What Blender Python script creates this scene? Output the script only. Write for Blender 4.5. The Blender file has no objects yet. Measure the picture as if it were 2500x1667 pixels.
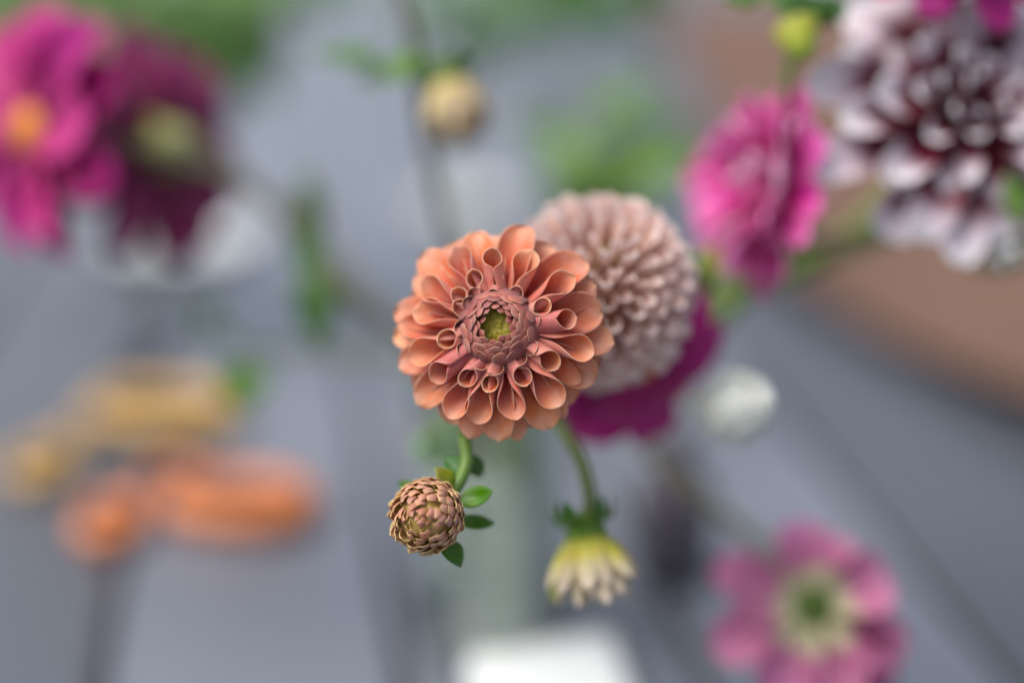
import bpy, math, random
from mathutils import Vector, Matrix, noise
random.seed(7)
sc = bpy.context.scene
R = math.radians

# ------------------------------------------------------------------ camera
CAMZ, PITCH, LENS = 0.36, 21.0, 50.0
cam_d = bpy.data.cameras.new('camera'); cam = bpy.data.objects.new('camera', cam_d)
sc.collection.objects.link(cam); sc.camera = cam
cam.location = (0, 0, CAMZ); cam.rotation_euler = (R(90 - PITCH), 0, 0)
cam_d.lens = LENS; cam_d.sensor_width = 36; cam_d.clip_start = 0.01; cam_d.clip_end = 200
cam_d.dof.use_dof = True; cam_d.dof.focus_distance = 0.397; cam_d.dof.aperture_fstop = 1.38

# ------------------------------------------------------------------ sky, sun, exposure
SUN_AZ, SUN_EL = -108.0, 60.0          # azimuth clockwise from +Y (view direction), elevation
world = bpy.data.worlds.new('World'); sc.world = world; world.use_nodes = True
wn = world.node_tree.nodes; wl = world.node_tree.links
for n in list(wn): wn.remove(n)
wo = wn.new('ShaderNodeOutputWorld'); wb = wn.new('ShaderNodeBackground'); sky = wn.new('ShaderNodeTexSky')
sky.sky_type = 'NISHITA'; sky.sun_disc = False
sky.sun_elevation = R(SUN_EL); sky.sun_rotation = R(SUN_AZ)
sky.air_density = 1.0; sky.dust_density = 4.0; sky.ozone_density = 1.0
wb.inputs['Strength'].default_value = 0.09
hz = wn.new('ShaderNodeHueSaturation'); hz.inputs['Saturation'].default_value = 0.6      # overcast: a greyer sky all round
wl.new(sky.outputs[0], hz.inputs['Color']); wl.new(hz.outputs[0], wb.inputs['Color']); wl.new(wb.outputs[0], wo.inputs['Surface'])
sl = bpy.data.lights.new('sun', 'SUN'); so = bpy.data.objects.new('sun', sl); sc.collection.objects.link(so)
sl.energy = 1.5; sl.angle = R(42); sl.color = (1.0, 0.95, 0.88)
sd = Vector((math.sin(R(SUN_AZ)) * math.cos(R(SUN_EL)), math.cos(R(SUN_AZ)) * math.cos(R(SUN_EL)), math.sin(R(SUN_EL))))
so.rotation_euler = sd.to_track_quat('Z', 'Y').to_euler(); so.location = sd * 3
vs = sc.view_settings
vs.view_transform = 'Standard'; vs.look = 'None'; vs.gamma = 1; vs.use_curve_mapping = False
vs.exposure = 1.0
sc.render.engine = 'CYCLES'
sc.cycles.use_denoising = True
sc.cycles.max_bounces = 10; sc.cycles.transparent_max_bounces = 24
sc.cycles.caustics_reflective = False; sc.cycles.caustics_refractive = False
sc.cycles.sample_clamp_indirect = 6.0

# ------------------------------------------------------------------ helpers
CP = Vector((0, 0, CAMZ)); p = R(PITCH)
CR = Vector((1, 0, 0)); CF = Vector((0, math.cos(p), -math.sin(p))); CU = Vector((0, math.sin(p), math.cos(p)))
FPX = 2500 * LENS / 36
def ray(x, y): return CF + CR * ((x - 1250) / FPX) + CU * ((833.5 - y) / FPX)
def P(x, y, d): return CP + ray(x, y) * d                      # a point at depth d metres
def T(x, y, z=0.0):                                            # a point of the table (height z)
    r = ray(x, y); return CP + r * ((z - CAMZ) / r.z)
def cdir(right, up, toward):                                   # a direction given as right / up / towards the viewer
    return (CR * right + CU * up - CF * toward).normalized()
def frame(origin, axis, twist=0.0):
    z = axis.normalized(); up = Vector((0, 0, 1))
    x = up.cross(z)
    if x.length < 1e-4: x = Vector((1, 0, 0))
    x.normalize(); y = z.cross(x)
    m = Matrix((x, y, z)).transposed().to_4x4(); m.translation = origin
    return m @ Matrix.Rotation(twist, 4, 'Z')
def sst(a, b, x):
    t = max(0, min(1, (x - a) / (b - a))); return t * t * (3 - 2 * t)
def mixf(a, b, t): return a + (b - a) * t

def link(o): sc.collection.objects.link(o); return o
def mesh(name, verts, faces, mats, uvs=None, midx=None, smooth=True):
    me = bpy.data.meshes.new(name); me.from_pydata(verts, [], faces)
    for m in mats: me.materials.append(m)
    if uvs:
        ul = me.uv_layers.new(name='UVMap')
        li = [0] * len(me.loops); me.loops.foreach_get('vertex_index', li)
        ul.data.foreach_set('uv', [c for v in li for c in uvs[v]])
    if midx: me.polygons.foreach_set('material_index', midx)
    if smooth: me.polygons.foreach_set('use_smooth', [True] * len(me.polygons))
    me.update(); return me
def tag(o, label, cat, group=None, kind=None):
    if label: o['label'] = label
    if cat: o['category'] = cat
    if group: o['group'] = group
    if kind: o['kind'] = kind
    return o
def empty(name, loc, label, cat, group=None):
    o = bpy.data.objects.new(name, None); o.location = loc; o.empty_display_size = 0.01
    return tag(link(o), label, cat, group)
def part(name, me, parent, mw=None):                           # a part, placed by its world matrix
    o = link(bpy.data.objects.new(name, me)); mw = mw or Matrix()
    if parent is not None:
        o.parent = parent; o.matrix_local = Matrix.Translation(-parent.location) @ mw
    else: o.matrix_local = mw
    return o

# ------------------------------------------------------------------ materials
def newmat(name):
    m = bpy.data.materials.new(name); m.use_nodes = True; nt = m.node_tree
    for n in list(nt.nodes): nt.nodes.remove(n)
    return m, nt, nt.nodes, nt.links
def ramp(nodes, stops):
    r = nodes.new('ShaderNodeValToRGB'); e = r.color_ramp.elements
    while len(e) < len(stops): e.new(0.5)
    for k, (pos, c) in enumerate(stops): e[k].position = pos; e[k].color = (*c, 1)
    return r
def petal_mat(name, stops, transl=0.3, veins=0.25, rough=0.5, vary=0.08, sheen=0.15, bump=0.25, vfreq=22):
    m, nt, N, L = newmat(name)
    out = N.new('ShaderNodeOutputMaterial'); uv = N.new('ShaderNodeUVMap'); sep = N.new('ShaderNodeSeparateXYZ')
    L.new(uv.outputs[0], sep.inputs[0])
    rp = ramp(N, stops); L.new(sep.outputs[0], rp.inputs[0])
    mp = N.new('ShaderNodeMapping'); mp.inputs['Scale'].default_value = (1.6, vfreq, 1)
    oi = N.new('ShaderNodeObjectInfo')
    L.new(uv.outputs[0], mp.inputs[0]); L.new(oi.outputs['Random'], mp.inputs['Location'])
    nz = N.new('ShaderNodeTexNoise'); nz.inputs['Scale'].default_value = 1.0; nz.inputs['Detail'].default_value = 3
    L.new(mp.outputs[0], nz.inputs['Vector'])
    hs = N.new('ShaderNodeHueSaturation')
    vm = N.new('ShaderNodeMapRange'); vm.inputs[1].default_value = 0.3; vm.inputs[2].default_value = 0.7
    vm.inputs[3].default_value = 1 - veins * 0.5; vm.inputs[4].default_value = 1 + veins * 0.5
    L.new(nz.outputs[0], vm.inputs[0])
    rv = N.new('ShaderNodeMapRange'); rv.inputs[3].default_value = 1 - vary; rv.inputs[4].default_value = 1 + vary
    L.new(oi.outputs['Random'], rv.inputs[0])
    mu = N.new('ShaderNodeMath'); mu.operation = 'MULTIPLY'; L.new(vm.outputs[0], mu.inputs[0]); L.new(rv.outputs[0], mu.inputs[1])
    L.new(mu.outputs[0], hs.inputs['Value']); L.new(rp.outputs[0], hs.inputs['Color'])
    tc = N.new('ShaderNodeTexCoord'); n2 = N.new('ShaderNodeTexNoise'); n2.inputs['Scale'].default_value = 260; n2.inputs['Detail'].default_value = 4
    L.new(tc.outputs['Object'], n2.inputs['Vector'])
    sm = N.new('ShaderNodeMapRange'); sm.inputs[1].default_value = 0.3; sm.inputs[2].default_value = 0.7; sm.inputs[3].default_value = 0.86; sm.inputs[4].default_value = 1.12
    L.new(n2.outputs[0], sm.inputs[0]); L.new(sm.outputs[0], hs.inputs['Saturation'])
    hm = N.new('ShaderNodeMapRange'); hm.inputs[3].default_value = 0.492; hm.inputs[4].default_value = 0.508
    L.new(oi.outputs['Random'], hm.inputs[0]); L.new(hm.outputs[0], hs.inputs['Hue'])
    pb = N.new('ShaderNodeBsdfPrincipled'); pb.inputs['Roughness'].default_value = rough
    pb.inputs['Specular IOR Level'].default_value = 0.35; pb.inputs['Sheen Weight'].default_value = sheen
    pb.inputs['Sheen Roughness'].default_value = 0.4
    L.new(hs.outputs[0], pb.inputs['Base Color'])
    bp = N.new('ShaderNodeBump'); bp.inputs['Strength'].default_value = bump; bp.inputs['Distance'].default_value = 0.0006
    L.new(nz.outputs[0], bp.inputs['Height']); L.new(bp.outputs[0], pb.inputs['Normal'])
    tr = N.new('ShaderNodeBsdfTranslucent'); L.new(hs.outputs[0], tr.inputs['Color'])
    mx = N.new('ShaderNodeMixShader'); mx.inputs[0].default_value = transl
    L.new(pb.outputs[0], mx.inputs[1]); L.new(tr.outputs[0], mx.inputs[2]); L.new(mx.outputs[0], out.inputs[0])
    return m
def plain_mat(name, col, rough=0.5, metal=0.0, spec=0.5, noise_amt=0.1, scale=60, bump=0.1, coat=0.0):
    m, nt, N, L = newmat(name)
    out = N.new('ShaderNodeOutputMaterial'); pb = N.new('ShaderNodeBsdfPrincipled')
    tc = N.new('ShaderNodeTexCoord'); nz = N.new('ShaderNodeTexNoise'); nz.inputs['Scale'].default_value = scale
    nz.inputs['Detail'].default_value = 4
    L.new(tc.outputs['Object'], nz.inputs['Vector'])
    rp = ramp(N, [(0.3, [c * (1 - noise_amt) for c in col]), (0.7, [min(1, c * (1 + noise_amt)) for c in col])])
    L.new(nz.outputs[0], rp.inputs[0]); L.new(rp.outputs[0], pb.inputs['Base Color'])
    bp = N.new('ShaderNodeBump'); bp.inputs['Strength'].default_value = bump; bp.inputs['Distance'].default_value = 0.0005
    L.new(nz.outputs[0], bp.inputs['Height']); L.new(bp.outputs[0], pb.inputs['Normal'])
    pb.inputs['Roughness'].default_value = rough; pb.inputs['Metallic'].default_value = metal
    pb.inputs['Specular IOR Level'].default_value = spec; pb.inputs['Coat Weight'].default_value = coat
    L.new(pb.outputs[0], out.inputs[0]); return m
def glass_mat(name, tint=(0.93, 0.97, 0.95), rough=0.02):
    m, nt, N, L = newmat(name)                                 # thin clear glass: see-through with Fresnel reflections
    out = N.new('ShaderNodeOutputMaterial'); t = N.new('ShaderNodeBsdfTransparent'); t.inputs[0].default_value = (*tint, 1)
    g = N.new('ShaderNodeBsdfGlossy'); g.inputs['Roughness'].default_value = rough
    f = N.new('ShaderNodeLayerWeight'); pw_ = N.new('ShaderNodeMath'); pw_.operation = 'POWER'; pw_.inputs[1].default_value = 3.5
    L.new(f.outputs['Facing'], pw_.inputs[0])
    ma = N.new('ShaderNodeMath'); ma.operation = 'MULTIPLY_ADD'; ma.inputs[1].default_value = 0.75; ma.inputs[2].default_value = 0.07
    L.new(pw_.outputs[0], ma.inputs[0])
    mx = N.new('ShaderNodeMixShader'); L.new(ma.outputs[0], mx.inputs[0]); L.new(t.outputs[0], mx.inputs[1]); L.new(g.outputs[0], mx.inputs[2])
    L.new(mx.outputs[0], out.inputs[0]); return m

def painted_reflection_mat(name):  # milky white put into the water for the sky it reflects
    m, nt, N, L = newmat(name)
    out = N.new('ShaderNodeOutputMaterial'); t = N.new('ShaderNodeBsdfTransparent'); t.inputs[0].default_value = (0.96, 0.98, 0.97, 1)
    d = N.new('ShaderNodeBsdfTranslucent'); d.inputs[0].default_value = (0.90, 0.94, 0.93, 1)
    g = N.new('ShaderNodeBsdfDiffuse'); g.inputs[0].default_value = (0.90, 0.94, 0.94, 1)
    m1 = N.new('ShaderNodeMixShader'); m1.inputs[0].default_value = 0.5; L.new(d.outputs[0], m1.inputs[1]); L.new(g.outputs[0], m1.inputs[2])
    m2 = N.new('ShaderNodeMixShader'); m2.inputs[0].default_value = 0.62; L.new(t.outputs[0], m2.inputs[1]); L.new(m1.outputs[0], m2.inputs[2])
    L.new(m2.outputs[0], out.inputs[0]); return m

# ------------------------------------------------------------------ petals
def petal(name, P0, P1, P2, W, Rb, Rt, mats, nu=10, nv=10, um=0.5, tp=2.0, tq=2.0, w0=0.4, roll=0.04,
          thick=0.00022, wav=0.0, seed=0, maxphi=6.6, keel=0.0):
    """a thin leaf of petal tissue along a spine in its own radial plane (x outward, z along the flower's axis),
    rolled about the spine towards the axis; millimetres in, metres out"""
    k = 0.001; V = []; UV = []; F = []; MI = []
    inn = []; outr = []
    rs = random.Random(seed); ph = rs.uniform(0, 6)
    for i in range(nu + 1):
        s = i / nu; u = 1 - (1 - s) ** 1.6
        a, b, c = (1 - u) ** 2, 2 * u * (1 - u), u * u
        x = P0[0] * a + P1[0] * b + P2[0] * c; z = P0[1] * a + P1[1] * b + P2[1] * c
        dx = 2 * (1 - u) * (P1[0] - P0[0]) + 2 * u * (P2[0] - P1[0]); dz = 2 * (1 - u) * (P1[1] - P0[1]) + 2 * u * (P2[1] - P1[1])
        l = math.hypot(dx, dz) or 1; dx /= l; dz /= l
        nx, nz = -dz, dx                                       # towards the axis
        tip = 1.0 if u <= um else max(0.0, 1 - ((u - um) / (1 - um)) ** tp) ** (1 / tq)
        w = max(0.12, W * mixf(w0, 1, sst(0, um, u)) * tip)
        Rr = mixf(Rb, Rt, sst(0.05, 0.9, u)); Phi = min(w / Rr, maxphi)
        for j in range(nv + 1):
            v = 2 * j / nv - 1; phi = v * Phi / 2
            Re = Rr * (1 - roll * phi)
            kk = keel * abs(v) * w * 0.5
            t = Re * math.sin(phi); h = Rr - Re * math.cos(phi) + kk
            h += wav * math.sin(3.1 * v + 5 * u + ph) * u * (0.3 + abs(v))
            pt = Vector((x + nx * h, t, z + nz * h))
            cdir_ = Vector((x + nx * Rr, 0, z + nz * Rr)) - pt
            if cdir_.length > 1e-6: cdir_.normalize()
            th = thick * 1000 * (0.55 + 0.45 * (1 - u))
            outr.append(pt * k); inn.append((pt + cdir_ * th) * k); UV.append((u, j / nv))
    n = len(outr); V = outr + inn; UV = UV + UV
    row = nv + 1
    for i in range(nu):
        for j in range(nv):
            a = i * row + j
            F.append((a, a + row, a + row + 1, a + 1)); MI.append(1 if len(mats) > 1 else 0)
            F.append((n + a, n + a + 1, n + a + row + 1, n + a + row)); MI.append(0)
    rim = 2 if len(mats) > 2 else 0
    for i in range(nu):
        for a, b in ((i * row, (i + 1) * row), ((i + 1) * row + nv, i * row + nv)):
            F.append((a, n + a, n + b, b)); MI.append(rim)
    for j in range(nv):
        a, b = nu * row + j, nu * row + j + 1
        F.append((a, n + a, n + b, b)); MI.append(rim)
    return mesh(name, V, F, mats, UV, MI)

def tube_mesh(name, pts, rads, mat, seg=10, cap=True):
    # smooth path through pts
    Q = []; RR = []
    n = len(pts)
    for i in range(n - 1):
        p0, p1, p2, p3 = pts[max(i - 1, 0)], pts[i], pts[i + 1], pts[min(i + 2, n - 1)]
        for s in range(8):
            t = s / 8
            Q.append(0.5 * ((2 * p1) + (p2 - p0) * t + (2 * p0 - 5 * p1 + 4 * p2 - p3) * t * t + (3 * p1 - p0 - 3 * p2 + p3) * t ** 3))
            RR.append(mixf(rads[i], rads[i + 1], t))
    Q.append(pts[-1]); RR.append(rads[-1])
    V = []; F = []; UV = []; prev = None
    for i, q in enumerate(Q):
        d = (Q[min(i + 1, len(Q) - 1)] - Q[max(i - 1, 0)]).normalized()
        if prev is None:
            s = d.cross(Vector((0.3, 0.2, 1)));  s = s if s.length > 1e-3 else d.cross(Vector((1, 0, 0)))
        else: s = prev - d * prev.dot(d)
        s.normalize(); prev = s; t = d.cross(s)
        for j in range(seg):
            a = 2 * math.pi * j / seg
            V.append(q + (s * math.cos(a) + t * math.sin(a)) * RR[i]); UV.append((i / (len(Q) - 1), j / seg))
    for i in range(len(Q) - 1):
        for j in range(seg):
            a = i * seg + j; b = i * seg + (j + 1) % seg
            F.append((a, b, b + seg, a + seg))
    if cap:
        F.append(tuple(range(seg - 1, -1, -1))); e = (len(Q) - 1) * seg; F.append(tuple(range(e, e + seg)))
    return mesh(name, V, F, [mat], UV)

def lathe(name, prof, mat, seg=48, bump=0.0, closed=False):
    V = []; F = []
    for (r, z) in prof:
        for j in range(seg):
            a = 2 * math.pi * j / seg; V.append((r * math.cos(a), r * math.sin(a), z))
    m = len(prof)
    for i in range(m if closed else m - 1):
        for j in range(seg):
            a = i * seg + j; b = i * seg + (j + 1) % seg; c = ((i + 1) % m) * seg
            F.append((a, b, c + (j + 1) % seg, c + j))
    return mesh(name, V, F, [mat])

def disc_mesh(name, r, h, mat, seg=28, rings=12, bump=0.1, freq=9000, seed=0):      # a bumpy flower centre, metres
    V = [(0, 0, h)]; F = []; UV = [(0.5, 0.5)]
    for i in range(1, rings + 1):
        q = i / rings
        for j in range(seg):
            a = 2 * math.pi * j / seg; x, y = r * q * math.cos(a), r * q * math.sin(a)
            n = noise.noise(Vector((x, y, seed)) * freq * 0.1) * bump * h
            V.append((x, y, h * (1 - q * q) + n)); UV.append((q, j / seg))
    for j in range(seg): F.append((0, 1 + j, 1 + (j + 1) % seg))
    for i in range(rings - 1):
        for j in range(seg):
            a = 1 + i * seg + j; b = 1 + i * seg + (j + 1) % seg
            F.append((a, a + seg, b + seg, b))
    return mesh(name, V, F, [mat], UV)

def leaf_mesh(name, L, W, mat, fold=0.35, curl=0.3, nu=10, nv=6, serr=0.0, seed=0, pw=1.0):   # metres; along +x, top +z
    V = []; F = []; UV = []
    rs = random.Random(seed); tw = rs.uniform(-0.3, 0.3)
    for side in (0, 1):
        for i in range(nu + 1):
            u = i / nu
            w = W * 0.5 * (math.sin(math.pi * u ** 0.8) ** pw * 0.97 + 0.03 * (1 - u)) * (1 + serr * (1 if i % 2 else -1))
            a = curl * u
            x = L * (math.sin(a) / curl if abs(curl) > 1e-3 else u); z0 = -L * ((1 - math.cos(a)) / curl if abs(curl) > 1e-3 else 0)
            for j in range(nv + 1):
                v = 2 * j / nv - 1
                y = w * v; z = z0 + abs(y) * fold + y * tw * u + 0.012 * L * math.sin(9 * u + 2 * v)
                V.append((x, y, z - side * L * 0.012)); UV.append((u, j / nv))
    n = (nu + 1) * (nv + 1); row = nv + 1
    for i in range(nu):
        for j in range(nv):
            a = i * row + j
            F.append((a, a + row, a + row + 1, a + 1)); F.append((n + a, n + a + 1, n + a + row + 1, n + a + row))
    for i in range(nu):
        for a, b in ((i * row, (i + 1) * row), ((i + 1) * row + nv, i * row + nv)): F.append((a, n + a, n + b, b))
    return mesh(name, V, F, [mat], UV)
def leaf_frame(at, dirv, normal):
    x = dirv.normalized(); z = (normal - x * normal.dot(x)).normalized(); y = z.cross(x)
    m = Matrix((x, y, z)).transposed().to_4x4(); m.translation = at; return m

GA = math.pi * (3 - math.sqrt(5))

# colours ----------------------------------------------------------
or_in = petal_mat('orange_petal_face', [(0.0, (0.52, 0.045, 0.03)), (0.42, (0.69, 0.12, 0.065)), (0.76, (0.80, 0.29, 0.155)), (0.96, (0.87, 0.45, 0.28)), (1, (0.74, 0.42, 0.26))], 0.38, 0.13, bump=0.35)
or_out = petal_mat('orange_petal_reverse', [(0.0, (0.58, 0.14, 0.11)), (0.5, (0.72, 0.26, 0.20)), (1, (0.80, 0.42, 0.31))], 0.32, 0.3, bump=0.45)
or_tube = petal_mat('orange_tube_reverse', [(0.0, (0.52, 0.11, 0.09)), (0.5, (0.64, 0.21, 0.17)), (1, (0.72, 0.34, 0.28))], 0.25, 0.25, sheen=0.25)
or_rim = petal_mat('orange_petal_edge', [(0.0, (0.65, 0.25, 0.18)), (0.5, (0.82, 0.46, 0.32)), (1, (0.87, 0.58, 0.38))], 0.3, 0.1)
in_in = petal_mat('young_petal_face', [(0.0, (0.4, 0.07, 0.05)), (1, (0.56, 0.19, 0.13))], 0.2, 0.1)
in_out = petal_mat('young_petal_reverse', [(0.0, (0.15, 0.030, 0.032)), (0.6, (0.27, 0.075, 0.068)), (1, (0.42, 0.15, 0.12))], 0.06, 0.25, vary=0.24, sheen=0.3)
in_rim = petal_mat('young_petal_edge', [(0.0, (0.30, 0.10, 0.08)), (0.7, (0.50, 0.22, 0.16)), (1, (0.74, 0.48, 0.32))], 0.15, 0.1)
core_m = plain_mat('yellow_green_core', (0.32, 0.27, 0.02), 0.6, noise_amt=0.35, scale=900, bump=0.5)
stem_m = petal_mat('green_stem', [(0, (0.10, 0.20, 0.03)), (1, (0.24, 0.36, 0.05))], 0.12, 0.1, rough=0.45, vfreq=6)
stem_pale = petal_mat('pale_green_stem', [(0, (0.14, 0.20, 0.06)), (1, (0.30, 0.36, 0.14))], 0.12, 0.1, rough=0.45, vfreq=6)
stem_brown = petal_mat('brownish_stem', [(0, (0.10, 0.11, 0.06)), (1, (0.17, 0.15, 0.10))], 0.08, 0.15, rough=0.5, vfreq=6)
leaf_m = petal_mat('leaf_green', [(0, (0.06, 0.15, 0.02)), (0.5, (0.05, 0.15, 0.025)), (1, (0.05, 0.14, 0.03))], 0.3, 0.3, rough=0.35, vary=0.2, vfreq=10)
leaf_light = petal_mat('leaf_light_green', [(0, (0.16, 0.30, 0.05)), (1, (0.13, 0.28, 0.05))], 0.4, 0.3, rough=0.4, vary=0.2, vfreq=10)
leaf_mid = petal_mat('leaf_mid_green', [(0, (0.12, 0.24, 0.05)), (1, (0.10, 0.22, 0.05))], 0.35, 0.3, rough=0.4, vary=0.25, vfreq=10)
leaf_grey = petal_mat('leaf_grey_green', [(0, (0.18, 0.30, 0.16)), (1, (0.16, 0.28, 0.16))], 0.3, 0.2, rough=0.4, vary=0.2, vfreq=10)
sepal_m = petal_mat('sepal_green', [(0, (0.10, 0.22, 0.02)), (1, (0.06, 0.17, 0.02))], 0.25, 0.25, rough=0.35, vary=0.15, vfreq=8)
sepal_y = petal_mat('yellow_green_sepal', [(0, (0.14, 0.28, 0.02)), (0.5, (0.35, 0.42, 0.04)), (1, (0.48, 0.46, 0.08))], 0.3, 0.2, rough=0.4, vfreq=8)
calyx_m = petal_mat('pale_calyx', [(0, (0.42, 0.46, 0.18)), (1, (0.46, 0.48, 0.22))], 0.2, 0.2)
bud_in = petal_mat('bud_petal_face', [(0, (0.66, 0.48, 0.16)), (1, (0.80, 0.56, 0.34))], 0.4, 0.15)
bud_out = petal_mat('bud_petal_reverse', [(0, (0.50, 0.40, 0.04)), (0.38, (0.62, 0.36, 0.16)), (0.62, (0.68, 0.32, 0.25)), (0.88, (0.74, 0.42, 0.30)), (1, (0.78, 0.58, 0.24))], 0.45, 0.15, vary=0.12)
bud_rim = petal_mat('bud_petal_edge', [(0, (0.6, 0.45, 0.1)), (1, (0.74, 0.58, 0.26))], 0.2, 0.1)
yb_in = petal_mat('yellow_bud_face', [(0, (0.6, 0.55, 0.05)), (1, (0.78, 0.66, 0.45))], 0.3, 0.15)
yb_out = petal_mat('yellow_bud_reverse', [(0, (0.45, 0.50, 0.02)), (0.4, (0.75, 0.66, 0.10)), (0.7, (0.80, 0.68, 0.42)), (1, (0.82, 0.70, 0.58))], 0.3, 0.15)
pale_in = petal_mat('blush_petal_face', [(0, (0.70, 0.38, 0.24)), (0.5, (0.86, 0.62, 0.51)), (1, (0.93, 0.81, 0.79))], 0.5, 0.12)
pale_out = petal_mat('blush_petal_reverse', [(0, (0.80, 0.58, 0.44)), (0.5, (0.91, 0.76, 0.71)), (1, (0.95, 0.88, 0.87))], 0.5, 0.12)
mag_in = petal_mat('magenta_petal', [(0, (0.42, 0.010, 0.14)), (1, (0.62, 0.024, 0.30))], 0.3, 0.2)
mag_lt = petal_mat('magenta_petal_reverse', [(0, (0.42, 0.04, 0.20)), (1, (0.62, 0.12, 0.38))], 0.3, 0.2)
dk_in = petal_mat('crimson_petal', [(0, (0.08, 0.002, 0.008)), (1, (0.30, 0.008, 0.10))], 0.15, 0.2)
dk_lt = petal_mat('crimson_petal_reverse', [(0, (0.10, 0.003, 0.02)), (1, (0.40, 0.03, 0.17))], 0.15, 0.2)
pk_in = petal_mat('hot_pink_petal', [(0, (0.66, 0.02, 0.20)), (0.6, (0.80, 0.06, 0.42)), (1, (0.86, 0.26, 0.60))], 0.35, 0.2)
pk_out = petal_mat('hot_pink_petal_reverse', [(0, (0.70, 0.22, 0.50)), (1, (0.90, 0.64, 0.80))], 0.45, 0.2)
pl_in = petal_mat('rose_pink_petal', [(0, (0.62, 0.64, 0.30)), (0.34, (0.76, 0.70, 0.46)), (0.48, (0.68, 0.20, 0.40)), (1, (0.68, 0.26, 0.47))], 0.3, 0.2)
pl_out = petal_mat('rose_pink_petal_reverse', [(0, (0.4, 0.15, 0.2)), (1, (0.45, 0.06, 0.2))], 0.25, 0.2)
cw_in = petal_mat('crimson_white_petal', [(0, (0.12, 0.002, 0.012)), (0.58, (0.17, 0.004, 0.03)), (0.76, (0.78, 0.66, 0.73)), (1, (0.92, 0.91, 0.93))], 0.3, 0.12)
cw_out = petal_mat('crimson_white_petal_reverse', [(0, (0.2, 0.01, 0.04)), (0.5, (0.34, 0.06, 0.14)), (0.72, (0.74, 0.66, 0.72)), (1, (0.86, 0.84, 0.87))], 0.25, 0.12)
mv_in = petal_mat('mauve_petal', [(0, (0.3, 0.10, 0.2)), (1, (0.42, 0.24, 0.36))], 0.3, 0.2)
white_p = petal_mat('white_petal', [(0, (0.78, 0.80, 0.72)), (1, (0.93, 0.94, 0.95))], 0.1, 0.03, vary=0.02)
orange_disc = plain_mat('orange_flower_centre', (0.72, 0.26, 0.01), 0.7, noise_amt=0.3, scale=800, bump=0.5)
green_disc = plain_mat('dark_green_centre', (0.06, 0.11, 0.005), 0.6, noise_amt=0.3, scale=800, bump=0.5)
yg_disc = plain_mat('yellow_green_centre', (0.42, 0.42, 0.06), 0.6, noise_amt=0.3, scale=800, bump=0.5)

# ------------------------------------------------------------------ ground and table
ground_m = plain_mat('grey_paving', (0.24, 0.25, 0.28), 0.6, noise_amt=0.2, scale=1.5)
g = link(bpy.data.objects.new('ground', mesh('ground', [(-30, -30, -0.74), (30, -30, -0.74), (30, 30, -0.74), (-30, 30, -0.74)], [(0, 1, 2, 3)], [ground_m], smooth=False)))
g['kind'] = 'structure'

def paint_mat(name, col):
    m, nt, N, L = newmat(name)
    out = N.new('ShaderNodeOutputMaterial'); pb = N.new('ShaderNodeBsdfPrincipled'); tc = N.new('ShaderNodeTexCoord')
    mp = N.new('ShaderNodeMapping'); mp.inputs['Scale'].default_value = (60, 2.5, 10); L.new(tc.outputs['Object'], mp.inputs[0])
    nz = N.new('ShaderNodeTexNoise'); nz.inputs['Scale'].default_value = 1; nz.inputs['Detail'].default_value = 6; L.new(mp.outputs[0], nz.inputs['Vector'])
    n2 = N.new('ShaderNodeTexNoise'); n2.inputs['Scale'].default_value = 7; n2.inputs['Detail'].default_value = 3; L.new(tc.outputs['Object'], n2.inputs['Vector'])
    ad = N.new('ShaderNodeMath'); ad.operation = 'ADD'; L.new(nz.outputs[0], ad.inputs[0]); L.new(n2.outputs[0], ad.inputs[1])
    rp = ramp(N, [(0.75, [c * 0.86 for c in col]), (1.0, [c for c in col])])
    rp.color_ramp.elements[0].position = 0.35; rp.color_ramp.elements[1].position = 0.65
    hf = N.new('ShaderNodeMath'); hf.operation = 'MULTIPLY'; hf.inputs[1].default_value = 0.5; L.new(ad.outputs[0], hf.inputs[0])
    L.new(hf.outputs[0], rp.inputs[0]); L.new(rp.outputs[0], pb.inputs['Base Color'])
    pb.inputs['Roughness'].default_value = 0.36; pb.inputs['Coat Weight'].default_value = 0.9; pb.inputs['Coat Roughness'].default_value = 0.3; pb.inputs['Specular IOR Level'].default_value = 0.5
    bp = N.new('ShaderNodeBump'); bp.inputs['Strength'].default_value = 0.2; bp.inputs['Distance'].default_value = 0.001
    L.new(nz.outputs[0], bp.inputs['Height']); L.new(bp.outputs[0], pb.inputs['Normal']); L.new(pb.outputs[0], out.inputs[0]); return m

PLANK_A = R(9.6)
table = empty('table_top', (0, 0.6, 0), None, None); table['kind'] = 'structure'
PW = 0.131; y0, y1 = -0.9, 3.4
ex = Vector((math.cos(PLANK_A), math.sin(PLANK_A), 0)); ey = Vector((-math.sin(PLANK_A), math.cos(PLANK_A), 0))
tones = {}
def plank_mesh(L, W, H, b, m):
    x, V = W / 2, []
    for (zz, s) in ((-H, 0), (-b, 0), (0, b)):
        V += [(-x + s, -L / 2 + s, zz), (x - s, -L / 2 + s, zz), (x - s, L / 2 - s, zz), (-x + s, L / 2 - s, zz)]
    F = [(3, 2, 1, 0), (8, 9, 10, 11)]
    for k in (0, 4):
        for j in range(4): F.append((k + j, k + (j + 1) % 4, k + 4 + (j + 1) % 4, k + 4 + j))
    return mesh('plank', V, F, [m], smooth=False)
pivot = T(290, 1400)
rp_ = random.Random(3)
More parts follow.
